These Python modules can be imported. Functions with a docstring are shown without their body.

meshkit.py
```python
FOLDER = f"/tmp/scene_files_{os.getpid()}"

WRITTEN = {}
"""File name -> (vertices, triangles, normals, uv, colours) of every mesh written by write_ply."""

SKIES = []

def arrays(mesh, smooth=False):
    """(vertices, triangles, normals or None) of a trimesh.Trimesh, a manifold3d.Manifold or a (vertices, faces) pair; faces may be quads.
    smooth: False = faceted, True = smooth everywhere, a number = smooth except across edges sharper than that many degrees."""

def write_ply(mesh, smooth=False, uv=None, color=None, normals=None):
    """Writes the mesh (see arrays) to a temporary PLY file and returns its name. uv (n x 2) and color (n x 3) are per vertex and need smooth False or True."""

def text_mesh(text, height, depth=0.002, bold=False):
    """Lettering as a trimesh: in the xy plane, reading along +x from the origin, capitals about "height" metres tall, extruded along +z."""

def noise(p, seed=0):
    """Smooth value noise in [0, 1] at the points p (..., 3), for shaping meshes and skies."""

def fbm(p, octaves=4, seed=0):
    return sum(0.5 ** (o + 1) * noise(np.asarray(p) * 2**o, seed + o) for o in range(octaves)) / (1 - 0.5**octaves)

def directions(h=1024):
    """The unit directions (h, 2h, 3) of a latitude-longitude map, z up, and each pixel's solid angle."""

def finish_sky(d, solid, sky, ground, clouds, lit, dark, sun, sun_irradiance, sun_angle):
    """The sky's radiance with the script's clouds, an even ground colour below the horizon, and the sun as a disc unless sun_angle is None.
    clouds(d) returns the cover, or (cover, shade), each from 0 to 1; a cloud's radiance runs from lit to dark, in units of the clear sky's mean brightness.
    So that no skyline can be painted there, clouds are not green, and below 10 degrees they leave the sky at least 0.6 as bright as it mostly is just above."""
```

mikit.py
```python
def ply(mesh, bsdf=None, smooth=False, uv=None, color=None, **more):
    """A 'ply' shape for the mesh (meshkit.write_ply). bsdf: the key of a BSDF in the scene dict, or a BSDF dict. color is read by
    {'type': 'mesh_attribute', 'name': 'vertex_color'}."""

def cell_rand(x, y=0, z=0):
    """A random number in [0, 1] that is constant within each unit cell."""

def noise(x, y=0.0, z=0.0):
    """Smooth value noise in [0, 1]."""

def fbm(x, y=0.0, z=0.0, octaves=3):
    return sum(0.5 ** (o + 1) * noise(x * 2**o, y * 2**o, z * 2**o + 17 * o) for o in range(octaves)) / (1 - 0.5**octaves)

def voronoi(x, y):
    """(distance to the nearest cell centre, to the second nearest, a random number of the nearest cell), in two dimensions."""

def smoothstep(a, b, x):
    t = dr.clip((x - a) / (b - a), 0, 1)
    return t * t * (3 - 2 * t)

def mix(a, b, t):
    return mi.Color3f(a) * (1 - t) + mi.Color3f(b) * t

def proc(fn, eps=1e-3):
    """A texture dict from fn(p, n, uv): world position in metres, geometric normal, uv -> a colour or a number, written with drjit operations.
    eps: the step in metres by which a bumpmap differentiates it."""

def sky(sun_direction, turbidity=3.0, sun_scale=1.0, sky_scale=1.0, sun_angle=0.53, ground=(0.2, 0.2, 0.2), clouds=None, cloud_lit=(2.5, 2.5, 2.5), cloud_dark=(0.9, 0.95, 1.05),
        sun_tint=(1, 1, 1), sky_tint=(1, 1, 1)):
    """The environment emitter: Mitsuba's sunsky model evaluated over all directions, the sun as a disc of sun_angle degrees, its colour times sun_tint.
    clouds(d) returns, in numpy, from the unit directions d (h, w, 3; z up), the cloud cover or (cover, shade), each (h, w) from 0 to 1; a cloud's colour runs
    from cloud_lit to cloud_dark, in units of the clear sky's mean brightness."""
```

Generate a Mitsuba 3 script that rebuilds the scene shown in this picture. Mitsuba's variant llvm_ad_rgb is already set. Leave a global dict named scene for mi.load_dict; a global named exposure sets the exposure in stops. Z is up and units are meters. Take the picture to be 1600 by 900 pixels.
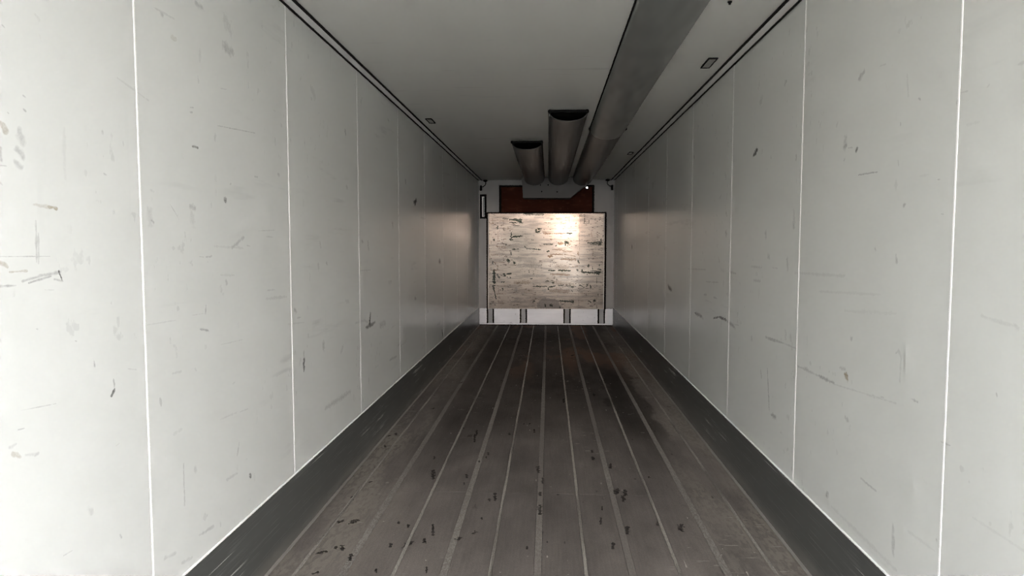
import math
import numpy as np
import drjit as dr
import trimesh
import mitsuba as mi
import mikit
from mikit import noise, fbm, smoothstep, mix, proc
from shapely.geometry import Polygon
from mitsuba import ScalarTransform4f as T

scene, labels = {}, {}

# ------------------------------------------------------------------ camera, sky, exposure
# x to the right, y into the trailer, z up, the trailer floor at z = 0
EYE = [0.0, 0.0, 1.487]
LOOK = [-0.05337, 0.99646, -0.06491]
scene['camera'] = {'type': 'perspective', 'fov': 74.34, 'fov_axis': 'x', 'near_clip': 0.05, 'far_clip': 500.0,
                   'to_world': T().look_at(origin=EYE, target=[e + d for e, d in zip(EYE, LOOK)], up=[0, 0, 1])}


def overcast(d):
    import meshkit
    n = meshkit.fbm(d * 1.5, 3, 46)
    return np.full(n.shape, 0.98), np.clip((n - 0.3) / 0.4, 0, 1)


# bright overcast daylight behind the camera, a dim low sun veiled in the cloud
scene['sky'] = mikit.sky((0.030, -1.0, 0.036), turbidity=4.0, sun_scale=0.003, sky_scale=24.0, sun_angle=3.0, ground=(0.34, 0.33, 0.31),
                         clouds=overcast, cloud_lit=(0.985, 1.0, 1.045), cloud_dark=(0.44, 0.45, 0.475), sun_tint=(0.8, 1.12, 1.0))
exposure = 5.28

# ------------------------------------------------------------------ the room's measures
XL, XR = -1.270, 1.190
ZC = 2.645
ZK = 0.333
YD, YE = -0.35, 12.334            # the open rear end, the front wall

LEFT_MARKS = """2162,2247,2282,2250,6,25,0|2202,2244,2212,2240,15,40,0|2430,2354,2475,2349,17,40,0|2262,2184,2285,2183,14,25,2|2659,2367,2684,2340,50,25,0|2636,2262,2700,2255,33,45,0|2451,2186,2445,2157,19,20,0|2428,2093,2431,2071,9,25,0|1961,1976,2116,1942,6,22,0|2600,2089,2648,2097,5,35,0|2566,1941,2897,1967,4,50,0|2544,1901,2538,1885,15,35,0|2368,1971,2389,1974,5,60,0|2367,1953,2380,1956,5,60,0|2372,1835,2412,1836,9,75,1|2658,1727,2664,1730,8,50,0|2612,1670,2616,1655,21,70,1|2886,1779,2912,1779,7,50,0|1595,1846,1603,1843,5,60,0|1593,1813,1601,1809,5,55,0|1544,1796,1549,1794,4,40,0|1541,1995,1548,1992,4,40,0|1647,2052,1661,2045,9,15,0|1522,1768,1535,1752,16,50,2|1578,1759,1584,1734,19,35,0|1571,1712,1582,1698,16,45,0|1561,1681,1581,1672,13,40,0|1518,1709,1520,1683,9,50,0|1515,1669,1534,1670,3,45,0|1513,1629,1520,1624,5,30,0|1574,1633,1595,1587,8,25,0|1539,1596,1558,1597,5,20,0|1612,1585,1690,1579,8,30,2|1663,1583,1690,1579,9,70,2|1618,1544,1614,1443,6,45,0|1624,1514,1620,1439,6,35,0|1502,1458,1660,1456,2,50,0|1660,1456,1670,1441,3,40,0|1502,1444,1523,1433,10,50,2|1523,1429,1598,1430,8,35,2|1528,1421,1581,1422,6,45,2|1566,1397,1639,1410,6,45,0|1585,1392,1661,1405,5,60,0|1639,1408,1696,1414,8,50,0|1672,1397,1701,1390,7,60,0|1689,1416,1699,1393,7,80,1|1498,1389,1545,1388,5,45,0|1507,1390,1536,1388,3,70,0|1885,1806,1887,1801,9,35,0|1883,1688,1894,1685,4,35,0|1977,1792,1979,1781,6,25,0|2109,1660,2126,1655,8,20,0|2102,1599,2103,1552,24,20,0|2107,1562,2120,1557,8,50,0|2220,1620,2265,1579,4,40,0|2347,1623,2377,1617,17,45,0|2354,1594,2365,1560,26,25,0|2514,1479,2757,1470,8,20,0|2659,1471,2765,1516,13,40,0|2402,1442,2430,1439,5,40,0|2448,1439,2492,1441,6,50,0|2557,1367,2670,1360,8,20,0|2598,1340,2608,1330,15,40,0|1738,1448,1763,1447,3,25,0|2793,1481,2824,1478,6,35,0|1731,1792,1725,1658,10,12,0|1574,1377,1668,1369,3,20,0|1603,1277,1607,1275,3,50,0|1739,1227,1744,1225,4,50,0|1810,1159,1812,1146,7,60,0|1892,1090,1894,1063,6,60,0|1894,1063,1881,1047,10,80,1|1542,1086,1659,1075,2,40,0|1530,1042,1550,1040,3,60,0|1511,989,1534,974,10,40,2|1550,974,1590,964,8,30,0|1503,1007,1522,1009,7,30,0|1580,964,1591,965,8,40,0|1892,893,1904,896,5,30,0|1960,1110,2001,1100,4,20,0|2066,1231,2232,1227,4,20,0|2122,982,2128,957,9,35,0|2438,1259,2431,1230,7,50,0|2391,1176,2451,1163,6,60,0|2336,1233,2426,1231,3,20,0|2546,1096,2728,1090,4,20,0|2347,1037,2355,1029,11,30,0|2633,924,2649,926,8,25,0|2201,1049,2253,1046,7,25,0|2197,841,2245,845,10,20,0|2674,670,2654,622,8,50,0|2767,506,2772,493,17,80,1|2561,553,2650,549,11,35,0|2325,684,2329,671,18,25,0|2250,721,2250,573,7,40,0|2252,617,2246,574,7,35,0|2341,424,2445,413,10,40,0|2119,443,2184,430,12,30,0|2221,378,2284,367,10,25,0|1894,623,1899,613,8,55,0|1662,669,1693,668,4,40,0|1766,753,1774,739,16,25,0|2687,795,2765,789,5,30,0|2524,808,2659,799,7,20,0|2911,1545,3093,1552,4,30,0|2991,1521,3062,1519,6,30,0|2990,1278,3077,1275,6,30,0|2974,1241,3213,1231,12,25,0|3309,1156,3334,1144,19,50,0|3350,1113,3394,1111,7,40,0|3709,1500,3718,1471,19,30,0|3671,1380,3680,1351,23,25,0|3812,1379,3823,1375,16,50,0|3429,926,3434,858,18,50,0|3427,883,3424,833,21,80,1|3731,929,3740,898,31,40,0|4057,826,4097,851,26,30,0|4552,1511,4583,1503,19,50,0|4715,1494,4730,1449,30,35,0|5470,1662,5491,1631,29,50,0|6408,1861,6473,1914,40,90,1|6348,1882,6504,1897,24,90,1|4494,1309,4773,1302,7,35,0|4717,912,4756,991,30,85,1|4632,905,4878,912,24,70,1|5028,875,5189,871,44,35,0|4586,964,4684,935,19,30,0|4369,967,4635,958,13,25,0|5311,1179,5422,1183,28,20,0|4166,1132,4234,1119,25,20,0|6362,972,6424,961,27,60,0|7817,1282,7911,1287,49,70,1|7038,769,7076,779,29,50,0|8016,446,8062,370,42,90,1|3753,549,4243,537,25,35,0|5752,609,5774,550,24,40,0|5322,555,5574,544,17,40,0|4523,413,4540,414,19,40,0|3222,1096,3438,1080,7,20,0|3614,2320,3672,2285,38,20,0|4212,2200,4224,2174,18,60,0|5359,2470,5380,2464,22,50,0|5985,2046,6011,2031,38,50,0|4220,1851,4246,1841,22,40,0|3138,1816,3160,1810,12,40,0"""
RIGHT_MARKS = """2708,2118,2667,2139,18,55,0|2543,2126,2501,2122,5,25,0|2355,2052,2342,1976,8,20,0|2278,1956,2266,1950,7,50,0|2385,1889,2385,1896,6,40,0|2820,1876,2811,1913,29,35,0|2820,1878,2803,1881,17,70,0|2785,1868,2745,1865,4,50,0|2716,1849,2706,1855,15,70,1|2817,1824,2811,1829,11,35,0|2687,1752,2535,1748,5,60,0|2345,1615,2333,1621,10,65,0|2151,1684,2138,1683,3,50,0|2127,1578,2114,1577,4,65,0|2393,1772,2388,1754,6,30,0|2401,1697,2399,1680,17,20,0|2383,1448,2377,1428,13,45,0|2535,1471,2525,1464,8,35,0|3352,1917,3350,1893,14,50,0|3366,1646,3352,1568,21,30,0|3371,1593,3360,1565,18,45,0|3437,1411,3425,1363,21,40,0|3328,1348,2777,1359,11,20,0|3733,1415,3712,1422,16,40,0|3538,2294,3520,2299,22,40,0|2894,1983,2900,1976,12,30,0|2055,1924,2019,1921,4,30,0|2069,1899,2062,1890,11,25,0|1934,1912,1924,1917,5,25,0|1813,1942,1792,1942,8,25,0|2018,1826,1961,1824,8,12,0|2253,1704,2198,1705,7,15,0|3029,1279,2485,1306,10,15,0|2768,1220,2369,1249,12,12,0|3701,982,3480,987,8,55,0|3480,987,3276,986,7,30,0|3438,1051,3426,1011,21,25,0|3366,1038,3355,1018,21,25,0|3166,913,3127,909,17,40,0|3254,906,2934,909,9,35,0|3002,909,2868,909,12,60,0|2933,906,2849,910,9,50,0|2849,905,2347,943,6,22,0|2516,934,2501,930,12,35,0|2450,942,2431,943,5,40,0|2744,965,2725,951,25,85,2|2798,984,2745,986,13,35,0|2703,1121,2697,1114,14,50,0|2731,794,2702,787,15,50,0|2584,598,2463,593,8,45,0|2248,981,2213,979,8,50,0|2236,980,2213,979,7,60,0|2360,1115,2343,1125,7,30,0|2343,1125,2325,1101,12,25,0|2325,1101,2328,1024,12,25,0|2079,889,2030,892,4,50,0|1838,1092,1835,1085,5,50,0|1913,1290,1765,1277,9,20,0|1782,1281,1767,1276,12,25,0|2885,416,2879,430,21,65,0|2339,520,2328,423,18,40,0|2831,388,2307,376,14,20,0|2237,541,2089,545,10,15,0|1913,723,1708,722,7,12,0|2081,585,2078,580,7,40,0|6763,1070,6586,1044,35,90,1|5520,929,5291,927,23,75,1|5291,927,5225,915,16,40,0|4906,955,4744,981,12,80,1|4744,981,4574,982,19,95,1|4574,982,4354,958,19,60,0|4461,970,4268,980,8,30,0|3744,980,3597,977,12,55,0|3597,977,3461,986,6,45,0|3699,815,3651,598,12,50,0|3807,777,3793,743,16,30,0|3998,941,3985,932,25,30,0|3608,581,3548,583,20,55,0|3786,1554,3773,1526,24,55,0|4618,1565,4601,1552,29,55,0|4628,1698,4594,1671,19,35,0|3734,1429,3711,1412,19,30,0|5824,1276,5170,1295,10,30,0|4502,1303,4350,1301,12,45,0|5163,1203,4797,1219,9,35,0|5218,1102,5134,1104,14,40,0|4918,1106,4825,1104,12,45,0|4029,1356,3839,1356,12,25,0|3974,1277,3856,1279,15,35,0|3666,1362,3575,1361,5,25,0|4755,1822,4806,1804,20,20,0|7093,1924,7053,1902,29,40,0|9738,1471,9659,1417,36,90,1|4040,2000,3969,2027,25,85,1|3930,2282,3908,2299,33,30,0|5668,2206,5642,2187,24,50,0"""
FLOOR_FLECKS = """-301,5234,-298,5180,15,85,1|-107,5355,-105,5262,10,85,1|-569,5175,-547,4971,15,85,1|-196,5536,-195,5496,10,85,1|-148,5538,-147,5498,10,85,1|-63,4432,-61,4318,21,85,1|-31,4217,-30,4125,12,85,1|-44,3966,-44,3915,15,85,1|-42,3762,-40,3635,18,85,1|-312,3942,-303,3831,15,85,1|-339,3854,-335,3815,15,85,1|-424,4727,-418,4668,13,85,1|-430,4646,-426,4604,9,85,1|-468,4532,-464,4491,9,85,1|-523,4258,-516,4198,12,85,1|-517,4105,-513,4072,12,85,1|321,4825,317,4765,18,85,1|319,4670,315,4600,18,85,1|426,4523,418,4431,17,85,1|422,4049,413,3964,31,85,1|471,4040,459,3935,19,85,1|448,3935,439,3854,22,85,1|311,3771,306,3715,7,85,1|291,3608,284,3523,10,85,1|424,3502,413,3414,20,85,1|328,3309,321,3237,16,85,1|649,4282,644,4246,12,85,1|708,3541,694,3468,27,85,1|592,3573,584,3523,10,85,1|-99,3237,-98,3209,9,85,1|-382,3375,-367,3396,20,85,1|-454,3295,-440,3316,20,85,1|-357,3579,-354,3553,10,85,1|-1194,5189,-1182,5135,15,85,1|-1236,5094,-1226,5118,15,85,1|-1149,4377,-1133,4313,12,85,1|-754,4339,-725,4170,21,85,1|-793,4620,-784,4564,13,85,1|-935,7117,-920,7163,22,85,1|-1114,4084,-1102,4100,12,85,1|-1152,3852,-1134,3793,15,85,1|-1119,3473,-1102,3496,21,85,1|-1045,3471,-1031,3506,32,85,1|-800,3509,-792,3476,13,85,1|-738,3462,-731,3430,13,85,1|-619,3300,-610,3249,16,85,1|-605,3469,-584,3344,13,85,1|-700,3210,-678,3245,34,85,1|-781,3237,-771,3195,15,85,1|-1104,3111,-1074,3135,24,85,1|-1012,3200,-997,3152,18,85,1|-1040,3188,-1032,3160,12,85,1|-941,3100,-924,3042,18,85,1|-555,2998,-545,2944,9,85,1|-1051,2913,-1037,2929,18,85,1|-519,4258,-512,4198,12,85,1|-565,5140,-558,5071,10,85,1|-783,2968,-775,2938,11,85,1|-376,3405,-374,3381,10,85,1|-445,3317,-442,3295,9,85,1|-1203,4865,-1191,4818,14,85,1|-1044,5983,-1032,6015,18,85,1|319,8970,347,9041,27,85,1|154,6441,151,6282,18,85,1|182,5909,178,5797,17,85,1|458,6665,452,6579,19,85,1|-708,5875,-697,5785,17,85,1|-567,5303,-552,5159,15,85,1"""
SHEET_MARKS = """-428,2037,-274,2037,39,70,1|-274,2020,-88,2025,28,55,1|-143,2036,-88,2020,22,60,1|-825,1951,-725,1940,20,50,1|-692,1929,-483,1928,24,75,1|-560,1912,-483,1884,33,80,1|-692,1879,-582,1876,11,70,1|-858,1913,-725,1901,15,30,2|-252,1966,-77,1960,18,50,0|-285,1867,-142,1862,13,35,0|-626,1824,-527,1819,10,55,1|-919,1803,-918,1765,24,60,1|-770,1759,-637,1759,9,55,2|-736,1792,-725,1759,15,40,2|-186,1763,-131,1763,20,75,1|-219,1747,-219,1703,24,70,1|-219,1703,-153,1719,24,80,1|-670,1687,-673,1594,17,80,1|-693,1572,-654,1561,22,80,1|-643,1618,-582,1627,22,95,1|-582,1621,-483,1634,20,90,1|-986,1572,-983,1550,24,80,1|-925,1545,-886,1545,13,65,2|-803,1581,-770,1581,15,50,2|-913,1715,-914,1572,11,30,2|-770,1478,-759,1475,18,80,1|-942,1451,-914,1440,15,70,2|-914,1434,-781,1434,11,60,2|-693,1484,-362,1495,13,35,0|-637,1440,-417,1418,13,30,0|-637,1392,-604,1392,22,70,1|-571,1396,-538,1396,11,60,1|-406,1401,-251,1398,11,55,1|-251,1396,-130,1384,15,70,1|-676,1330,-671,1296,18,60,1|-1036,1291,-914,1291,13,50,2|-726,1197,-721,1186,33,95,1|-538,1296,-361,1285,29,25,0|-582,1208,-229,1208,44,35,0|-307,1566,-274,1560,13,45,1|-428,1440,-406,1423,18,50,1|-472,1714,-406,1709,11,40,0|-98,1703,-43,1692,24,50,2|-87,1615,-76,1604,11,50,2|-274,1648,-252,1637,11,40,0|-197,1769,-197,1922,7,20,0|-1012,1946,-1007,1858,15,30,2|-837,1385,-834,1307,7,35,0|-892,1418,-859,1385,11,35,2|-207,1308,-185,1296,18,40,0|-880,1671,-759,1660,7,25,0|-1046,1781,-991,1781,11,35,0|-1002,1704,-969,1704,11,35,2|-56,2025,119,2019,33,30,2|43,1938,76,1932,20,50,2|97,1998,119,1987,15,40,2|152,1943,240,1943,24,35,2|305,1959,371,1964,11,50,2|376,1997,377,1888,9,40,2|425,1997,491,1991,20,40,2|469,1975,486,1969,13,50,2|-77,1872,43,1867,11,60,2|218,1844,317,1866,18,30,2|654,1996,653,1876,9,50,1|579,1920,582,1854,11,40,0|622,1865,726,1856,10,55,1|731,1909,731,1854,9,50,1|764,1932,927,1930,8,55,0|-77,1675,44,1675,18,85,2|44,1675,307,1680,11,70,2|339,1682,427,1680,18,80,1|427,1724,503,1729,10,50,2|591,1707,656,1707,20,45,0|602,1641,755,1636,18,45,0|776,1690,788,1614,11,50,2|11,1626,66,1615,9,40,2|44,1582,61,1560,22,60,2|192,1500,253,1500,40,85,2|302,1527,362,1510,31,95,1|307,1549,308,1461,15,90,1|362,1516,406,1483,11,50,2|406,1543,411,1540,18,60,2|132,1450,154,1472,13,70,1|-77,1483,77,1483,15,60,1|712,1510,832,1505,22,60,1|756,1483,908,1488,13,60,1|821,1515,941,1526,22,75,1|908,1494,952,1504,44,80,1|951,1581,954,1504,13,90,1|788,1548,908,1559,11,50,0|362,1439,800,1439,7,45,0|691,1384,778,1395,11,40,0|-21,1357,12,1357,22,70,1|88,1390,264,1379,18,60,2|264,1362,429,1351,22,45,2|34,1302,341,1297,15,75,2|1,1269,67,1264,26,90,2|341,1297,495,1264,11,50,2|538,1351,544,1286,15,60,2|243,1220,495,1209,33,45,2|493,1549,559,1543,9,50,2|547,1680,550,1560,15,25,2|546,1844,549,1767,11,25,2|550,1176,561,1165,15,60,1|648,1297,964,1294,7,35,0|768,1242,801,1209,9,35,0|863,1679,918,1625,9,40,2|994,1635,1016,1625,22,60,1|-732,1195,-715,1184,38,95,1|-621,1156,-613,1134,31,90,1|-1014,1178,-1009,1123,15,60,1|-992,1156,-782,1156,9,50,2|-926,1089,-920,1078,20,50,2|-1048,1010,-826,1012,11,55,2|-538,1112,-141,1096,26,55,0|-582,1073,-185,1074,18,45,0|-141,1052,-108,1052,11,40,1|-350,1013,-345,969,15,50,1|-984,1001,-986,790,38,85,1|-926,934,-882,868,20,60,1|-804,940,-787,913,29,90,1|-749,940,-671,951,18,85,1|-871,923,-804,901,13,45,1|-749,890,-738,885,15,70,1|-688,879,-682,874,20,70,1|-854,794,-793,796,13,85,1|-560,907,-251,913,55,30,0|-273,952,-251,947,15,50,1|-207,919,-52,914,22,45,0|-328,856,-295,856,15,70,1|-605,785,-350,792,44,40,2|-560,786,-527,780,22,40,1|-317,786,-151,781,44,25,0|-1015,727,-982,727,22,80,1|-999,701,-988,646,22,70,1|-988,646,-949,490,13,80,1|-938,724,-738,719,9,50,2|-738,713,-716,702,13,50,1|-827,679,-827,646,13,75,1|-904,701,-902,579,7,50,2|-938,577,-771,580,9,50,2|-582,691,-580,625,33,50,0|-616,658,-616,647,11,50,0|-284,720,-206,714,11,60,1|-206,717,-140,715,20,90,1|-140,715,-30,720,13,60,1|-494,580,-272,592,9,50,0|-96,637,-51,648,33,40,0|-894,418,-827,412,51,35,2|-1039,445,-660,441,8,35,0|-605,458,-472,492,33,35,0|-427,464,-416,453,18,50,0|-272,448,-256,442,29,70,1|-1050,395,-1044,389,15,50,1|-972,378,-961,376,15,60,1|-727,519,-721,515,13,40,2|-183,348,-139,460,22,60,0|-139,460,-51,504,33,60,0|-106,382,-18,393,88,40,0|-56,371,-51,365,26,80,1|-516,647,-295,637,55,20,2|-583,480,-250,392,66,18,0|-538,1189,-251,1184,44,35,0|232,1212,385,1206,15,70,2|544,1179,552,1146,26,65,1|144,1080,342,1069,66,30,2|419,1069,539,1091,11,50,2|13,1008,123,1005,15,75,1|189,1010,397,1005,18,90,1|46,942,376,931,29,55,2|529,1025,540,992,20,65,1|725,1113,731,1080,22,85,1|606,1014,628,981,26,80,1|628,979,858,965,20,85,1|858,976,923,970,44,95,1|890,1036,945,1025,20,60,1|802,1080,808,1003,9,60,1|781,1003,879,998,11,60,1|705,948,707,915,9,50,1|922,1113,928,1102,18,60,1|-31,820,2,814,18,60,1|85,787,101,779,31,85,1|123,793,454,760,55,30,2|190,732,289,743,22,55,1|344,738,465,716,29,45,1|421,710,465,711,15,70,1|25,709,124,721,20,80,1|3,693,8,660,15,70,1|47,638,366,627,44,40,2|432,650,443,617,13,60,1|574,749,629,711,11,55,1|640,700,651,695,15,70,1|706,761,708,733,20,70,1|766,739,770,706,22,75,1|761,684,772,673,13,50,1|827,728,947,723,33,30,0|880,882,883,783,9,50,1|952,800,957,789,13,70,1|344,589,762,590,6,50,2|904,585,910,552,11,50,1|-74,476,180,450,29,70,0|202,450,389,448,20,75,1|411,450,455,440,31,70,1|543,457,741,452,7,40,2|752,452,768,435,22,75,1|828,452,856,463,29,85,1|-74,382,202,339,77,40,0|-52,377,-46,360,26,85,1|48,377,70,366,31,90,1|213,339,241,317,22,80,1|585,827,650,882,7,40,2|179,538,301,483,44,25,0|1007,740,1013,729,26,70,1|1011,949,1016,927,18,60,1"""


# ------------------------------------------------------------------ helpers
def rows(text):
    return np.array([[float(v) for v in r.split(',')] for r in text.split('|')])


class Marks:
    """Scuffs on a flat surface: capsules kept in a grid of cells, each point looks at the few of its own cell."""

    def __init__(self, table, cell, slots, reach=1.6):
        t = table.copy()
        t[:, :5] /= 1000.0
        self.cell, self.slots = cell, slots
        pad = t[:, 4] * reach + 0.01
        lo = np.minimum(t[:, :2], t[:, 2:4]) - pad[:, None]
        hi = np.maximum(t[:, :2], t[:, 2:4]) + pad[:, None]
        self.a0, self.b0 = lo[:, 0].min() - cell, lo[:, 1].min() - cell
        self.na = int((hi[:, 0].max() - self.a0) / cell) + 2
        self.nb = int((hi[:, 1].max() - self.b0) / cell) + 2
        grid = np.full((self.na * self.nb, slots), len(t), np.int64)
        fill = np.zeros(self.na * self.nb, int)
        self.lost = 0
        for k in np.argsort(-t[:, 5], kind='stable'):
            for i in range(int((lo[k, 0] - self.a0) / cell), int((hi[k, 0] - self.a0) / cell) + 1):
                for j in range(int((lo[k, 1] - self.b0) / cell), int((hi[k, 1] - self.b0) / cell) + 1):
                    c = i * self.nb + j
                    if fill[c] < slots:
                        grid[c, fill[c]] = k
                        fill[c] += 1
                    else:
                        self.lost += 1
        t = np.vstack([t, [0, 0, 0.001, 0.001, 0.001, 0, 0]])
        self.grid = mi.UInt32(grid.ravel().astype(np.uint32))
        self.col = [mi.Float(t[:, k].astype(np.float32)) for k in range(7)]
        dr.eval(self.grid, *self.col)

    def at(self, a, b, rag=0.9):
        """(grey strength, dark strength, brown strength) at the surface point (a, b)."""
        i, j = dr.floor((a - self.a0) / self.cell), dr.floor((b - self.b0) / self.cell)
        on = (i >= 0) & (j >= 0) & (i < self.na) & (j < self.nb)
        c = mi.UInt32(mi.Int32(dr.select(on, i * self.nb + j, 0)))
        out = [mi.Float(0), mi.Float(0), mi.Float(0)]
        rough = noise(a * 90, b * 90, 3.0)
        fine = noise(a * 260, b * 260, 9.0)
        for s in range(self.slots):
            k = dr.gather(mi.UInt32, self.grid, c * self.slots + s)
            ax, ay, bx, by, w, g, kind = [dr.gather(mi.Float, col, k) for col in self.col]
            ux, uy = bx - ax, by - ay
            h = dr.clip(((a - ax) * ux + (b - ay) * uy) / dr.maximum(ux * ux + uy * uy, 1e-8), 0, 1)
            d = dr.sqrt(dr.square(a - ax - ux * h) + dr.square(b - ay - uy * h))
            taper = 0.55 + 0.45 * dr.sin(3.14159 * (0.15 + 0.7 * h))
            d = d + (rough - 0.5) * rag * w * 0.7
            m = (1 - smoothstep(dr.select(kind < 0.5, 0.05, 0.30) * w * taper, dr.select(kind < 0.5, 0.95, 0.75) * w * taper, d)) * g * 0.01 * (0.45 + 0.5 * fine + 0.35 * noise(a * 30, b * 30, 5.0))
            m = dr.select(on, m, 0)
            out[0] = dr.maximum(out[0], dr.select(kind < 0.5, m, 0))
            out[1] = dr.maximum(out[1], dr.select((kind > 0.5) & (kind < 1.5), m, 0))
            out[2] = dr.maximum(out[2], dr.select(kind > 1.5, m, 0))
        return out


def numbered(name):
    if not any(k == name or k.startswith(name + '__') for k in scene):
        return name
    n = 1
    while any(k == f'{name}_{n:03d}' or k.startswith(f'{name}_{n:03d}__') for k in scene):
        n += 1
    return f'{name}_{n:03d}'


def put(name, mesh, bsdf, parent=None, smooth=False, **more):
    key = numbered(f'{parent}__{name}' if parent else name)
    scene[key] = mikit.ply(mesh, bsdf, smooth=smooth, **more)
    return key


def say(key, label=None, category=None, group=None, kind=None):
    labels[key] = {k: v for k, v in dict(label=label, category=category, group=group, kind=kind).items() if v}
    return key


def box(x0, x1, y0, y1, z0, z1, c=0.0):
    """A box, its edges chamfered by c."""
    if c <= 0:
        return trimesh.creation.box(bounds=[[x0, y0, z0], [x1, y1, z1]])
    pts = []
    for x, sx in ((x0, 1), (x1, -1)):
        for y, sy in ((y0, 1), (y1, -1)):
            for z, sz in ((z0, 1), (z1, -1)):
                pts += [(x, y + sy * c, z + sz * c), (x + sx * c, y, z + sz * c), (x + sx * c, y + sy * c, z)]
    return trimesh.convex.convex_hull(np.array(pts))


def rod(p, q, r, n=10):
    return trimesh.creation.cylinder(radius=r, segment=[p, q], sections=n)


def tube(path, r, n=8):
    path = np.asarray(path, float)
    v, f = [], []
    for i, p in enumerate(path):
        t = path[min(i + 1, len(path) - 1)] - path[max(i - 1, 0)]
        t /= np.linalg.norm(t)
        a = np.cross(t, [0.31, 0.2, 0.93])
        a /= np.linalg.norm(a)
        b = np.cross(t, a)
        for k in range(n):
            w = 2 * math.pi * k / n
            v.append(p + r * (a * math.cos(w) + b * math.sin(w)))
    for i in range(len(path) - 1):
        for k in range(n):
            k1 = (k + 1) % n
            f += [[i * n + k, i * n + k1, (i + 1) * n + k1], [i * n + k, (i + 1) * n + k1, (i + 1) * n + k]]
    for base, flip in ((0, 1), ((len(path) - 1) * n, 0)):
        for k in range(1, n - 1):
            tri = [base, base + k, base + k + 1]
            f.append(tri[::-1] if flip == 0 else tri)
    m = trimesh.Trimesh(v, f, process=False)
    m.fix_normals()
    return m


join = trimesh.util.concatenate

# ------------------------------------------------------------------ materials
LM, RM = Marks(rows(LEFT_MARKS), 0.16, 8), Marks(rows(RIGHT_MARKS), 0.16, 8)
FM, SM = Marks(rows(FLOOR_FLECKS), 0.14, 6), Marks(rows(SHEET_MARKS) * [1, 1, 1, 1, 1.3, 1, 1], 0.06, 10, 1.1)


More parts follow.
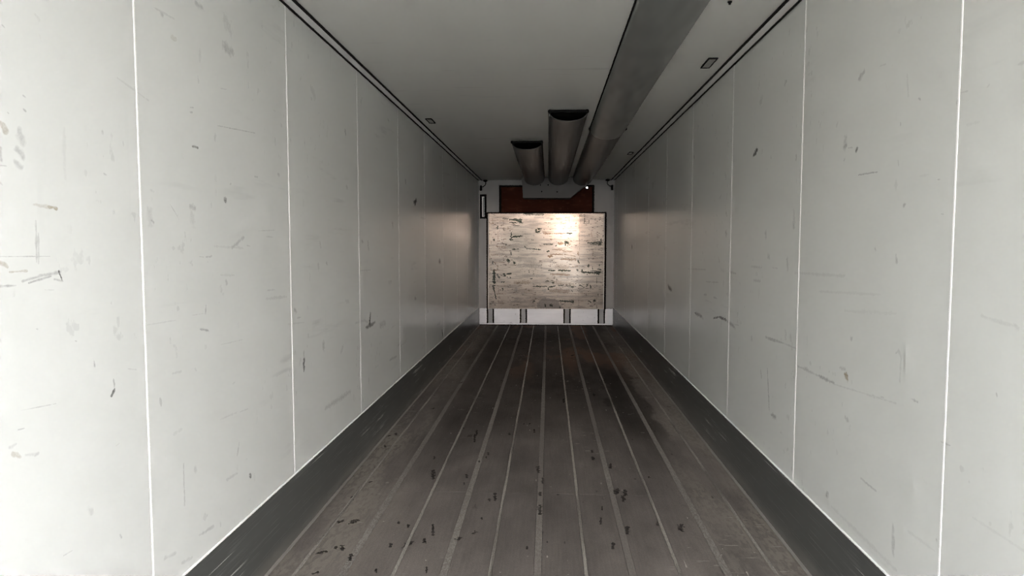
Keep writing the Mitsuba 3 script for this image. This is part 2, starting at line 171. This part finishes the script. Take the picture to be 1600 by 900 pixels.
def wall_colour(marks, tone, shift):
    def fn(p, n, uv):
        ty, y, z = p.y, p.y + shift, p.z
        c = mix(tone, [t * 0.93 for t in tone], fbm(y * 1.3, z * 1.3, 2.0))
        streak = smoothstep(0.66, 0.9, fbm(y * 2.2, z * 16, 7.0, octaves=4)) * smoothstep(0.35, 0.7, noise(y * 0.9, z * 1.7, 4.0))
        c = c * (1 - 0.16 * streak)
        upright = smoothstep(0.72, 0.95, fbm(y * 19, z * 1.9, 12.0, octaves=3)) * smoothstep(0.5, 0.8, noise(y * 1.4, z * 1.1, 8.0))
        c = c * (1 - 0.05 * upright)
        speck = smoothstep(0.74, 0.82, fbm(y * 26, z * 19, 21.0, octaves=4)) * smoothstep(0.55, 0.8, noise(y * 2.0, z * 2.4, 31.0))
        c = c * (1 - 0.12 * speck)
        grey, dark, brown = marks.at(ty, z)
        c = mix(c, (0.22, 0.22, 0.21), grey)
        c = mix(c, (0.05, 0.048, 0.042), dark)
        return mix(c, (0.24, 0.2, 0.13), brown)
    return fn


def wall_relief(p, n, uv):
    return 0.0022 * fbm(p.y * 2.2, p.z * 1.1, 5.0, octaves=2) + 0.00006 * fbm(p.y * 60, p.z * 60, 1.0, octaves=2)


DENTS = [(2.271, 1.085, .014, .035), (2.295, 1.10, .010, .05), (2.273, .535, .018, .018), (2.862, .405, .018, .018), (3.285, .906, .014, .016), (2.217, .70, .022, .02)]


def wall_relief_right(p, n, uv):
    h = wall_relief(p, n, uv)
    for y, z, a, b in DENTS:
        h = h + 0.004 * dr.exp(-dr.square((p.y - y) / a) - dr.square((p.z - z) / b))
    crease = smoothstep(0.012, 0.0, dr.abs(p.z - 0.362 - (p.y - 2.3) * 0.036)) * smoothstep(2.88, 2.80, p.y) + smoothstep(0.01, 0.0, dr.abs(p.z - 0.908)) * smoothstep(2.88, 2.94, p.y) * smoothstep(3.30, 3.24, p.y)
    return h + 0.002 * crease


def wall_bsdf(marks, tone, shift):
    return {'type': 'bumpmap', 'arbitrary': proc(wall_relief_right if shift else wall_relief, eps=4e-3), 'scale': 1.0,
            'bsdf': {'type': 'principled', 'base_color': proc(wall_colour(marks, tone, shift)), 'roughness': 0.24, 'specular': 0.30}}


def plain(colour, rough=0.6, metal=0.0, spec=0.5):
    return {'type': 'twosided', 'bsdf': {'type': 'principled', 'base_color': {'type': 'rgb', 'value': list(colour)}, 'roughness': rough, 'metallic': metal, 'specular': spec}}


WALL = (0.56, 0.568, 0.54)
scene['m_wall_left'] = wall_bsdf(LM, WALL, 0.0)
scene['m_wall_right'] = wall_bsdf(RM, WALL, 31.7)
scene['m_ground'] = plain((0.26, 0.255, 0.245), 0.85)
scene['m_outside'] = plain((0.30, 0.285, 0.26), 0.8)
scene['m_backing'] = plain((0.5, 0.5, 0.48), 0.8)
scene['m_seam'] = plain((0.80, 0.80, 0.78), 0.45)
scene['m_lip'] = plain((0.78, 0.78, 0.76), 0.4)
scene['m_bead'] = plain((0.008, 0.008, 0.008), 0.7, 0.0, 0.12)


def ceiling_colour(p, n, uv):
    c = mix((0.52, 0.52, 0.49), (0.47, 0.47, 0.44), fbm(p.x * 1.1, p.y * 0.8, 3.0))
    fine = smoothstep(0.70, 0.95, fbm(p.x * 3.0, p.y * 14, 17.0, octaves=3)) * smoothstep(0.5, 0.8, noise(p.x * 1.2, p.y * 0.7, 3.0))
    return c * (1 - 0.10 * fine)


scene['m_ceiling'] = {'type': 'principled', 'base_color': proc(ceiling_colour), 'roughness': 0.4, 'specular': 0.5}
scene['m_trim'] = plain((0.56, 0.56, 0.54), 0.4)


def kick_colour(p, n, uv):
    c = mix((0.070, 0.073, 0.069), (0.054, 0.057, 0.053), fbm(p.y * 1.5, p.z * 9, 2.0))
    line = smoothstep(0.74, 0.88, fbm(p.y * 2.2, p.z * 150, 6.0, octaves=2)) * smoothstep(0.45, 0.7, noise(p.y * 2.0, p.z * 9, 11.0))
    near = smoothstep(0.62, 0.9, fbm(p.y * 5, p.z * 230, 16.0, octaves=2)) * 0.25
    c = mix(c, (0.40, 0.40, 0.37), line * 0.65)
    c = mix(c, (0.14, 0.14, 0.135), near)
    dust = smoothstep(0.10, 0.0, p.z) * fbm(p.y * 3, p.z * 20, 3.0)
    return mix(c, (0.15, 0.14, 0.12), dust * 0.7)


scene['m_kick'] = {'type': 'principled', 'base_color': proc(kick_colour), 'roughness': 0.30, 'specular': 0.35}
scene['m_cove'] = plain((0.20, 0.19, 0.17), 0.45)


def floor_colour(p, n, uv):
    x, y = p.x, p.y
    big = fbm(x * 1.6, y * 0.55, 1.0, octaves=4)
    c = mix((0.125, 0.110, 0.098), (0.084, 0.074, 0.067), smoothstep(0.3, 0.7, big))
    grain = fbm(x * 130, y * 6, 8.0, octaves=3)
    c = c * (0.92 + 0.16 * grain) * (0.80 + 0.40 * fbm(x * 9, y * 4, 71.0, octaves=4))
    grit = noise(x * 300, y * 300, 4.0)
    c = c * (0.90 + 0.20 * grit)
    # paler, trodden dust along both sides
    side = smoothstep(0.70, 1.12, dr.abs(x + 0.04)) * smoothstep(0.35, 0.62, fbm(x * 5, y * 0.9, 14.0, octaves=4))
    c = mix(c, (0.22, 0.2, 0.165), side * 0.5 * (0.35 + 0.65 * smoothstep(0.3, 0.65, fbm(x * 70, y * 26, 77.0, octaves=3))))
    # dirt plus painted-in light falloff towards the front and a dark wet patch by the right wall
    dirt_and_falloff = smoothstep(2.9, 6.4, y + 2.6 * (fbm(x * 2.4, y * 0.8, 5.0) - 0.5)) * (1 - smoothstep(0.75, 1.12, dr.abs(x + 0.04)))
    c = c * (1 - 0.55 * dirt_and_falloff)
    patch = smoothstep(0.55, 0.62, x + 0.25 * (fbm(x * 9, y * 3, 2.0) - 0.5)) * (1 - smoothstep(0.90, 0.97, x + 0.2 * (fbm(x * 11, y * 4, 6.0) - 0.5))) * smoothstep(4.9, 5.6, y) * (1 - smoothstep(7.6, 8.6, y))
    c = c * (1 - 0.45 * patch)
    rust = smoothstep(0.55, 0.75, fbm(x * 3.5, y * 0.9, 33.0, octaves=4)) * smoothstep(6.5, 9.5, y)
    c = mix(c, (0.16, 0.075, 0.04), rust * 0.45)
    scratch = smoothstep(0.78, 0.92, fbm(x * 14, y * 46, 41.0, octaves=2)) * smoothstep(0.6, 0.8, noise(x * 3, y * 2, 2.0))
    c = mix(c, (0.33, 0.31, 0.27), scratch * 0.35)
    dots = smoothstep(0.955, 0.985, noise(x * 42, y * 30, 51.0)) * smoothstep(0.5, 0.75, noise(x * 2.3, y * 1.7, 9.0))
    c = mix(c, (0.42, 0.40, 0.35), dots * 0.5)
    _, dark, _ = FM.at(x, y, 1.3)
    small = smoothstep(0.93, 0.975, noise(x * 34, y * 17, 61.0)) * smoothstep(0.62, 0.8, noise(x * 3.1, y * 2.1, 19.0))
    return mix(c, (0.014, 0.012, 0.011), dr.maximum(dr.minimum(dark * 1.2, 1.0), small * 0.8))


def floor_relief(p, n, uv):
    return 0.0006 * fbm(p.x * 60, p.y * 9, 2.0) + 0.0012 * fbm(p.x * 3, p.y * 3, 7.0, octaves=2)


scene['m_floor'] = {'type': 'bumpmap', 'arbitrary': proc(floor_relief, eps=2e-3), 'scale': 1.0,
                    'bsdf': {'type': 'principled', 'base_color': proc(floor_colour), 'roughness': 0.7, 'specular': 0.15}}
scene['m_subfloor'] = plain((0.03, 0.027, 0.025), 0.9)


def joint_colour(p, n, uv):
    worn = fbm(p.x * 60, p.y * 2.4, 3.0, octaves=4)
    c = mix((0.125, 0.114, 0.10), (0.215, 0.2, 0.175), smoothstep(0.3, 0.62, worn))
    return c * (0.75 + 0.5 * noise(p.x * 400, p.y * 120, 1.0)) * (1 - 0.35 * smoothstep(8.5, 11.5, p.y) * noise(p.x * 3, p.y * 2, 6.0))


def ridge_colour(p, n, uv):
    worn = smoothstep(0.30, 0.62, fbm(p.x * 3, p.y * 0.9, 13.0, octaves=3))
    speck = smoothstep(0.35, 0.7, fbm(p.x * 220, p.y * 90, 23.0, octaves=2))
    c = mix((0.108, 0.096, 0.086), (0.18, 0.167, 0.147), (0.3 + 0.7 * worn) * (0.3 + 0.7 * speck))
    _, dark, _ = FM.at(p.x, p.y, 1.3)
    return mix(c, (0.014, 0.012, 0.011), dr.minimum(dark * 1.2, 1.0))


scene['m_joint'] = {'type': 'principled', 'base_color': proc(joint_colour), 'roughness': 0.45, 'specular': 0.5}
scene['m_ridge'] = {'type': 'principled', 'base_color': proc(ridge_colour), 'roughness': 0.7, 'specular': 0.15}


def sheet_colour(p, n, uv):
    x, z = p.x, p.z
    c = mix((0.38, 0.345, 0.30), (0.23, 0.20, 0.17), fbm(x * 4, z * 9, 3.0, octaves=3))
    smear = smoothstep(0.46, 0.74, fbm(x * 3.5, z * 30, 8.0, octaves=4))
    c = mix(c, (0.15, 0.135, 0.12), smear * 0.6)
    upright = smoothstep(0.66, 0.86, fbm(x * 40, z * 4, 18.0, octaves=3))
    c = mix(c, (0.30, 0.265, 0.23), upright * 0.35)
    bits = smoothstep(0.62, 0.80, fbm(x * 26, z * 60, 28.0, octaves=3)) * smoothstep(0.35, 0.6, fbm(x * 5, z * 7, 38.0))
    c = mix(c, (0.07, 0.055, 0.045), bits * 0.8)
    lines = smoothstep(0.74, 0.86, fbm(x * 5, z * 90, 48.0, octaves=2))
    c = mix(c, (0.16, 0.125, 0.10), lines * 0.6)
    stain = smoothstep(1.0, 0.8, dr.square((x - 0.01) / 0.24) + dr.square((z - 0.30) / 0.22) + 0.5 * (fbm(x * 14, z * 14, 55.0) - 0.5))
    c = mix(c, (0.11, 0.105, 0.10), stain * 0.6)
    grey, dark, brown = [dr.minimum(1.35 * v, 1.0) for v in SM.at(x, z, 1.2)]
    c = mix(c, (0.14, 0.13, 0.12), grey)
    c = mix(c, (0.02, 0.025, 0.02), dr.minimum(dark * 1.15, 1.0))
    return mix(c, (0.12, 0.08, 0.05), brown)


def sheet_relief(p, n, uv):
    return 0.0035 * fbm(p.x * 2.0, p.z * 2.2, 4.0, octaves=2) + 0.00012 * fbm(p.x * 16, p.z * 50, 1.0, octaves=2)


SHEET = proc(sheet_colour)
scene['m_sheet'] = {'type': 'bumpmap', 'arbitrary': proc(sheet_relief, eps=3e-3), 'scale': 1.0, 'bsdf': {
    'type': 'blendbsdf', 'weight': 0.30,
    'a': {'type': 'principled', 'base_color': SHEET, 'roughness': 0.5, 'metallic': 0.6, 'specular': 0.5},
    'b': {'type': 'principled', 'base_color': SHEET, 'roughness': 0.11, 'metallic': 1.0, 'specular': 0.5}}}
scene['m_sheet_edge'] = plain((0.36, 0.34, 0.31), 0.45, 0.6)
scene['m_dark_frame'] = plain((0.008, 0.006, 0.005), 0.7, 0.0, 0.12)


def bulkhead_colour(p, n, uv):
    return mix((0.21, 0.21, 0.203), (0.175, 0.175, 0.167), fbm(p.x * 6, p.z * 3, 2.0))


scene['m_bulkhead'] = {'type': 'principled', 'base_color': proc(bulkhead_colour), 'roughness': 0.42, 'specular': 0.5, 'metallic': 0.3}


def base_colour(p, n, uv):
    c = mix((0.53, 0.55, 0.575), (0.47, 0.49, 0.51), fbm(p.x * 5, p.z * 25, 2.0))
    return c * (1 - 0.25 * smoothstep(0.74, 0.9, fbm(p.x * 20, p.z * 20, 6.0)))


scene['m_base'] = {'type': 'principled', 'base_color': proc(base_colour), 'roughness': 0.46, 'metallic': 0.6, 'specular': 0.5}
scene['m_upright'] = plain((0.27, 0.28, 0.285), 0.5, 0.3)


def rust_colour(p, n, uv):
    c = mix((0.085, 0.022, 0.010), (0.045, 0.011, 0.006), fbm(p.x * 3, p.z * 5, 2.0))
    return mix(c, (0.12, 0.045, 0.02), 0.5 * smoothstep(0.6, 0.8, fbm(p.x * 14, p.z * 30, 6.0)))


scene['m_rust'] = {'type': 'principled', 'base_color': proc(rust_colour), 'roughness': 0.7, 'specular': 0.12}


def duct_colour(p, n, uv):
    c = mix((0.15, 0.157, 0.148), (0.115, 0.12, 0.112), fbm(p.x * 9, p.y * 2.2, 2.0))
    return c * (0.9 + 0.2 * noise(p.x * 22, p.y * 5, 6.0))


def duct_relief(p, n, uv):
    return 0.006 * fbm(p.x * 7, p.y * 1.6, 3.0, octaves=3)


scene['m_duct'] = {'type': 'twosided', 'bsdf': {'type': 'bumpmap', 'arbitrary': proc(duct_relief, eps=4e-3), 'scale': 1.0,
                   'bsdf': {'type': 'principled', 'base_color': proc(duct_colour), 'roughness': 0.24, 'specular': 0.6}}}
scene['m_duct_shaded'] = {'type': 'twosided', 'bsdf': {'type': 'bumpmap', 'arbitrary': proc(duct_relief, eps=4e-3), 'scale': 1.0,
                        'bsdf': {'type': 'principled', 'base_color': {'type': 'rgb', 'value': [0.038, 0.039, 0.037]}, 'roughness': 0.27, 'specular': 0.5}}}  # darker copy of the vinyl; dimmer light far in put into its colour
scene['m_black'] = plain((0.006, 0.006, 0.006), 0.7, 0.0, 0.12)
scene['m_manifold'] = plain((0.085, 0.085, 0.08), 0.5, 0.2)
scene['m_lens'] = plain((0.22, 0.22, 0.205), 0.25)
scene['m_insert'] = plain((0.75, 0.76, 0.75), 0.35)

# ------------------------------------------------------------------ floor
F = say(put('floor', box(XL - 0.06, XR + 0.06, YD, YE + 0.08, -0.12, -0.012), 'm_subfloor'), kind='structure')
JOINTS = [-0.694, -0.259, 0.177, 0.602, 1.036]              # bright strips between the boards
RIDGES = [-0.925, -0.468, -0.043, 0.386, 0.815]             # wide worn ridges
CUTS = [YD, 1.51, 3.95, 6.39, 8.83, 11.27, YE]              # the boards' cross joints
jw, rw = 0.016, 0.034
edges = sorted([(x, jw) for x in JOINTS + [-1.14]] + [(x, rw) for x in RIDGES])
sides = [XL + 0.006] + [v for x, w in edges for v in (x - w / 2, x + w / 2)] + [XR - 0.006]
rng = np.random.default_rng(3)
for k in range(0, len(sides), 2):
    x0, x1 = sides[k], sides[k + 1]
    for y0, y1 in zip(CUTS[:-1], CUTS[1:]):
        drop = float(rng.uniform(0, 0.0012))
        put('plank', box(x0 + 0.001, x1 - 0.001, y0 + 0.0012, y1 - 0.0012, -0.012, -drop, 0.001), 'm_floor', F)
for x in JOINTS + [-1.14]:
    put('joint_strip', box(x - jw / 2, x + jw / 2, YD, YE, -0.012, 0.001, 0.001), 'm_joint', F)
for x in RIDGES:
    put('ridge_strip', box(x - rw / 2, x + rw / 2, YD, YE, -0.012, 0.0015, 0.0012), 'm_ridge', F)

# ------------------------------------------------------------------ the yard behind the open end: paving, and an unseen wall added to block sky mirrored in the metal sheet
say(put('floor_outside', box(-60, 60, -70, -0.9, -1.45, -1.25), 'm_ground'), kind='structure')
say(put('wall_outside_added', box(-16, 0.145, -6.3, -6.0, -1.25, 2.64, 0.01), 'm_outside'), kind='structure')

# ------------------------------------------------------------------ side walls, kick plates, corner trims
SEAM_L = [2.053 + 1.2165 * k for k in range(-1, 9)]
SEAM_R = [2.060 + 1.2165 * k for k in range(-1, 9)]
for side, X, s, seams, mat in (('left', XL, -1, SEAM_L, 'm_wall_left'), ('right', XR, 1, SEAM_R, 'm_wall_right')):
    def sx(a, b):                       # a, b: distances behind the wall's face
        return (X + s * a, X + s * b) if s > 0 else (X + s * b, X + s * a)
    W = say(put(f'wall_{side}', box(*sx(0.006, 0.06), YD, YE + 0.08, -0.12, ZC + 0.08), 'm_backing'), kind='structure')
    cuts = [YD] + seams + [YE]
    for y0, y1 in zip(cuts[:-1], cuts[1:]):
        put('panel', box(*sx(0.0, 0.006), y0 + 0.001, y1 - 0.001, ZK - 0.02, ZC, 0.0008), mat, W)
    for y in seams:
        put('seam_strip', box(*sx(-0.0012, 0.002), y - 0.0045, y + 0.0045, ZK + 0.004, ZC - 0.012, 0.001), 'm_seam', W)
    B = say(put(f'baseboard_{side}', box(*sx(-0.004, 0.006), YD, YE - 0.03, 0.0, ZK - 0.004, 0.0015), 'm_kick'), kind='structure')
    put('top_lip', box(*sx(-0.0055, 0.0), YD, YE - 0.03, ZK - 0.004, ZK + 0.004, 0.001), 'm_lip', B)
    put('cove_strip', box(*sx(-0.022, -0.004), YD, YE - 0.03, 0.001, 0.007, 0.002), 'm_cove', B)
    R_ = say(put('trim_1' if s < 0 else 'trim_2', box(*sx(-0.055, -0.009), YD, YE, ZC - 0.006, ZC, 0.001), 'm_trim'), kind='structure')
    put('sealant_bead', box(*sx(-0.010, 0.0), YD, YE, ZC - 0.014, ZC, 0.002), 'm_bead', R_)
    put('sealant_bead', box(*sx(-0.069, -0.054), YD, YE, ZC - 0.0095, ZC, 0.002), 'm_bead', R_)

# ------------------------------------------------------------------ ceiling
C = say(put('ceiling', box(XL - 0.06, XR + 0.06, YD, YE + 0.08, ZC + 0.004, ZC + 0.08), 'm_backing'), kind='structure')
for y0, y1 in zip([YD, 4.62, 9.5], [4.62, 9.5, YE]):
    put('panel', box(XL, XR, y0 + 0.0004, y1 - 0.0004, ZC, ZC + 0.004), 'm_ceiling', C)

# ------------------------------------------------------------------ front wall
HX0, HX1, HZ0, HZ1 = -0.892, 0.824, 2.050, 2.548
back = box(XL - 0.06, XR + 0.06, YE + 0.07, YE + 0.10, -0.12, ZC + 0.08)
frame = join([box(XL, HX0, YE, YE + 0.07, 0.0, ZC), box(HX1, XR, YE, YE + 0.07, 0.0, ZC), box(HX0, HX1, YE, YE + 0.07, HZ1, ZC), box(HX0, HX1, YE, YE + 0.07, 0.0, HZ0)])
FW = say(put('wall_front', join([back, frame]), 'm_bulkhead'), kind='structure')
put('recessed_board', box(HX0, HX1, YE + 0.055, YE + 0.069, HZ0, HZ1), 'm_rust', FW)
fr = 0.032
put('opening_frame', join([box(HX0 - 0.004, HX0 + fr, YE - 0.006, YE + 0.055, HZ0, HZ1), box(HX1 - fr, HX1 + 0.004, YE - 0.006, YE + 0.055, HZ0, HZ1),
                           box(HX0 - 0.004, HX1 + 0.004, YE - 0.006, YE + 0.055, HZ1 - 0.024, HZ1 + 0.004)]), 'm_dark_frame', FW)
# pale base with a lip, four uprights in dark channels
put('base_panel', box(XL + 0.012, XR - 0.012, YE - 0.018, YE, 0.040, 0.309, 0.002), 'm_base', FW)
put('base_lip', box(XL + 0.012, XR - 0.012, YE - 0.030, YE, 0.012, 0.042, 0.004), 'm_base', FW)
put('floor_seal', box(XL + 0.004, XR - 0.004, YE - 0.034, YE, 0.0, 0.013, 0.002), 'm_black', FW)
for x in (-1.056, -0.449, 0.348, 0.970):
    u = put('upright', box(x - 0.042, x + 0.042, YE - 0.036, YE - 0.018, 0.044, 0.305, 0.004), 'm_upright', FW)
    for q in (-1, 1):
        a, b = sorted((x + q * 0.042, x + q * 0.066))
        put('channel_edge', box(a, b, YE - 0.037, YE - 0.018, 0.044, 0.305, 0.002), 'm_black', u)

# ------------------------------------------------------------------ scuffed metal sheet on the front wall
A = numbered('metal_sheet')
SX0, SX1, SZ0, SZ1 = -1.092, 1.010, 0.309, 2.040
for x0, x1, tilt in ((SX0, 0.563, 0.0), (0.563, SX1, 0.2)):
    m = box(x0 + 0.0008, x1 - 0.0008, YE - 0.046, YE - 0.040, SZ0 + 0.004, SZ1, 0.0008)
    xc = (x0 + x1) / 2
    t = math.tan(math.radians(tilt))
    m.apply_transform(np.array([[1, 0, 0, 0], [t, 1, 0, -t * xc], [0, 0, 1, 0], [0, 0, 0, 1]]))
    put('sheet', m, 'm_sheet', A)
put('edge_trim', join([box(SX0 - 0.008, SX0 + 0.014, YE - 0.062, YE - 0.05, SZ0, SZ1, 0.002), box(SX1 - 0.014, SX1 + 0.006, YE - 0.062, YE - 0.05, SZ0, SZ1, 0.002),
                       box(SX0, SX1, YE - 0.062, YE - 0.05, SZ0 - 0.004, SZ0 + 0.010, 0.002)]), 'm_sheet_edge', A)
put('frame', join([box(SX0 - 0.030, SX0 - 0.008, YE - 0.06, YE, SZ0 - 0.27, SZ1 + 0.02, 0.002), box(SX1 + 0.006, SX1 + 0.036, YE - 0.06, YE, SZ0 - 0.004, SZ1 + 0.02, 0.002),
                   box(SX0 - 0.030, SX1 + 0.036, YE - 0.06, YE, SZ1, SZ1 + 0.022, 0.002), box(SX0, SX1, YE - 0.024, YE - 0.004, SZ0 + 0.004, SZ1, 0)]), 'm_dark_frame', A)
labels[A + '__frame'] = {'label': 'dark narrow frame round the metal sheet'}
say(A, 'large scuffed bare metal sheet covering most of the front wall', 'metal sheet')

# ------------------------------------------------------------------ narrow gauge in a black frame
G = numbered('wall_gauge')
gx0, gx1, gz0, gz1 = -1.243, -1.126, 1.950, 2.387
gw = 0.034
put('frame', join([box(gx0, gx0 + gw, YE - 0.03, YE, gz0, gz1, 0.003), box(gx1 - gw, gx1, YE - 0.03, YE, gz0, gz1, 0.003),
                   box(gx0 + gw, gx1 - gw, YE - 0.03, YE, gz0, gz0 + 0.03, 0.003), box(gx0 + gw, gx1 - gw, YE - 0.03, YE, gz1 - 0.036, gz1, 0.003)]), 'm_black', G)
put('insert', box(gx0 + gw, gx1 - gw, YE - 0.012, YE, gz0 + 0.03, gz1 - 0.036), 'm_insert', G)
put('tube', rod([(gx0 + gx1) / 2 + 0.008, YE - 0.016, gz0 + 0.05], [(gx0 + gx1) / 2 + 0.008, YE - 0.016, gz1 - 0.06], 0.008), 'm_upright', G)
say(G, 'tall narrow gauge in a black frame at the upper left of the front wall', 'gauge')

# ------------------------------------------------------------------ hanging hooks in both upper corners
for x, s, where in ((-1.222, 1, 'left'), (1.142, -1, 'right')):
    H = numbered('corner_hook')
    y = YE - 0.05
    k = trimesh.creation.icosphere(3, 1.0)
    k.apply_transform(np.diag([0.040, 0.05, 0.020, 1]))
    k.apply_translation([x + s * 0.085, y - 0.05, ZC - 0.018])
    put('bracket', k, 'm_black', H, smooth=True)
    put('cord', tube([(x + s * 0.085, y - 0.03, ZC - 0.03), (x + s * 0.088, y, ZC - 0.07), (x + s * 0.07, y, ZC - 0.10), (x + s * 0.03, y, ZC - 0.125), (x, y, ZC - 0.12)], 0.007), 'm_black', H)
    c = trimesh.creation.capsule(height=0.06, radius=0.020, count=[12, 12])
    c.apply_translation([x, y, ZC - 0.145])
    put('weight', c, 'm_black', H, smooth=True)
    say(H, f'small black hook with a hanging weight in the upper {where} corner', 'hook', 'corner hooks')

# ------------------------------------------------------------------ air manifold under the ceiling
M = numbered('air_manifold')
MY = 11.76
body = trimesh.creation.extrude_polygon(Polygon([(-0.462, ZC - 0.001), (-0.440, 2.290), (0.377, 2.285), (0.672, 2.524), (0.742, ZC - 0.001)]), YE - 0.075 - MY - 0.03)
body.apply_transform(np.array([[1, 0, 0, 0], [0, 0, -1, YE - 0.075], [0, 1, 0, 0], [0, 0, 0, 1]]))
put('body', body, 'm_manifold', M)
plate = trimesh.creation.extrude_polygon(Polygon([(-0.452, 2.585), (-0.440, 2.285), (0.379, 2.280), (0.676, 2.524), (-0.33, 2.529)]), 0.012)
plate.apply_transform(np.array([[1, 0, 0, 0], [0, 0, -1, MY + 0.012], [0, 1, 0, 0], [0, 0, 0, 1]]))
put('front_plate', plate, 'm_manifold', M)
for x, z in ((-0.14, 2.505), (-0.005, 2.505), (-0.115, 2.39), (0.150, 2.385)):
    put('bolt', rod([x, MY - 0.006, z], [x, MY + 0.004, z], 0.011), 'm_black', M)
say(M, 'grey metal air manifold with a slanted lower corner, under the ceiling at the front wall', 'air manifold')

# ------------------------------------------------------------------ lit indicator
L_ = numbered('indicator_light')
put('socket', rod([0.694, YE - 0.02, 2.500], [0.694, YE + 0.0, 2.500], 0.036, 16), 'm_black', L_)
bulb = trimesh.creation.icosphere(2, 0.020)
bulb.apply_translation([0.694, YE - 0.022, 2.500])
k = put('bulb', bulb, 'm_lens', L_, smooth=True)
scene[k]['emitter'] = {'type': 'area', 'radiance': {'type': 'rgb', 'value': [0.06, 0.06, 0.058]}}
say(L_, 'tiny lit white indicator light beside the air manifold', 'indicator light')


# ------------------------------------------------------------------ three air ducts along the ceiling
def duct(x0, x1, y0, y1, sag):
    """A hanging half-round duct of thin vinyl, open at y0; sag(y): how far its bottom hangs."""
    ny, nt = max(8, int((y1 - y0) / 0.06)), 24
    zt = ZC - 0.004
    def shell(inset):
        v = []
        for i in range(ny + 1):
            y = y0 + (y1 - y0) * i / ny
            s = sag(y)
            p = 0.85 + 0.5 * min(1, s / 0.15) * 0 
            xc, a = (x0 + x1) / 2, (x1 - x0) / 2 - inset
            ring = []
            for k in range(nt + 1):
                w = math.pi * k / nt
                ring.append((xc - a * math.cos(w), y, zt - (s - inset) * math.sin(w) ** p - inset * 0.2))
            for k in range(1, 8):                              # the flat top against the ceiling
                ring.append((xc + a - 2 * a * k / 8, y, zt - inset * 0.2))
            v.append(ring)
        return np.array(v)
    o, n = shell(0.0), shell(0.004)
    m = o.shape[1]
    v = np.vstack([o.reshape(-1, 3), n.reshape(-1, 3)])
    f = []
    N = (ny + 1) * m
    for i in range(ny):
        for k in range(m):
            a, b, c, d = i * m + k, i * m + (k + 1) % m, (i + 1) * m + (k + 1) % m, (i + 1) * m + k
            f += [[a, b, c], [a, c, d], [N + a, N + c, N + b], [N + a, N + d, N + c]]
    for k in range(m):
        a, b = k, (k + 1) % m
        f += [[a, N + a, N + b], [a, N + b, b]]
        a, b = ny * m + k, ny * m + (k + 1) % m
        f += [[a, b, N + b], [a, N + b, N + a]]
    return trimesh.Trimesh(v, f, process=False)


def ramp(a, b, y):
    t = min(1, max(0, (y - a) / (b - a)))
    return t * t * (3 - 2 * t)


def knobs(D, y, xs):
    for x in xs:
        b = trimesh.creation.icosphere(2, 0.018)
        b.apply_translation([x, y, ZC - 0.018])
        put('knob', b, 'm_black', D, smooth=True)


def top_rod(D, y, x0, x1):
    put('mouth_rod', rod([x0, y, ZC - 0.016], [x1, y, ZC - 0.016], 0.009), 'm_black', D)


for x0, x1, ym, label in ((-0.420, -0.066, 7.66, 'shortest dark grey vinyl air duct with an open mouth, left of the other two'),
                          (-0.002, 0.341, 5.92, 'middle dark grey vinyl air duct with an open mouth, between its two neighbours')):
    D = numbered('air_duct')
    put('skin', duct(x0, x1, ym, MY - 0.002, lambda y, ym=ym: 0.098 + 0.045 * ramp(ym + 0.1, ym + 1.5, y)), 'm_duct_shaded', D, smooth=50)
    top_rod(D, ym + 0.01, x0, x1)
    knobs(D, ym, (x0 + 0.012, x1 - 0.012))
    say(D, label, 'air duct', 'air ducts along the ceiling')
D = numbered('air_duct')
x0, x1 = 0.417, 0.752
put('skin', duct(x0, x1, 6.80, MY - 0.002, lambda y: 0.105 + 0.045 * ramp(6.8, 8.4, y)), 'm_duct_shaded', D, smooth=50)
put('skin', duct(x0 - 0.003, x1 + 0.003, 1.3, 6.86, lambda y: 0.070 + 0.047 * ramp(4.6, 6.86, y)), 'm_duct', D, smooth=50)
put('edge_strip', box(x0 - 0.010, x0 - 0.003, 1.3, 6.86, ZC - 0.010, ZC - 0.0005), 'm_black', D)  # thin black strip along the left edge
knobs(D, 6.82, (x0 - 0.006, x1 + 0.006))
say(D, 'longest grey vinyl air duct, running along the ceiling towards the viewer on the right', 'air duct', 'air ducts along the ceiling')

# ------------------------------------------------------------------ small ceiling lamps and a screw
for x, y, label in ((1.022, 4.46, 'small rectangular ceiling light nearest the viewer on the right, beside the longest air duct'),
                    (-1.108, 6.38, 'small rectangular ceiling light near the left wall'),
                    (1.043, 8.77, 'small rectangular ceiling light farther back on the right')):
    K = numbered('ceiling_light')
    put('frame', join([box(x - 0.030, x - 0.022, y - 0.115, y + 0.115, ZC - 0.009, ZC - 0.0003, 0.001), box(x + 0.022, x + 0.030, y - 0.115, y + 0.115, ZC - 0.009, ZC - 0.0003, 0.001),
                       box(x - 0.022, x + 0.022, y - 0.115, y - 0.103, ZC - 0.009, ZC - 0.0003, 0.001), box(x - 0.022, x + 0.022, y + 0.103, y + 0.115, ZC - 0.009, ZC - 0.0003, 0.001)]), 'm_black', K)
    put('lens', box(x - 0.022, x + 0.022, y - 0.103, y + 0.103, ZC - 0.006, ZC - 0.0003), 'm_lens', K)
    say(K, label, 'ceiling light', 'small ceiling lights')
K = put('ceiling_screw', join([rod([0.863, 3.362, ZC - 0.014], [0.863, 3.362, ZC - 0.0005], 0.006), rod([0.863, 3.362, ZC - 0.005], [0.863, 3.362, ZC - 0.0005], 0.011)]), 'm_black')
say(K, 'small dark screw in the ceiling right of the longest air duct', 'screw')
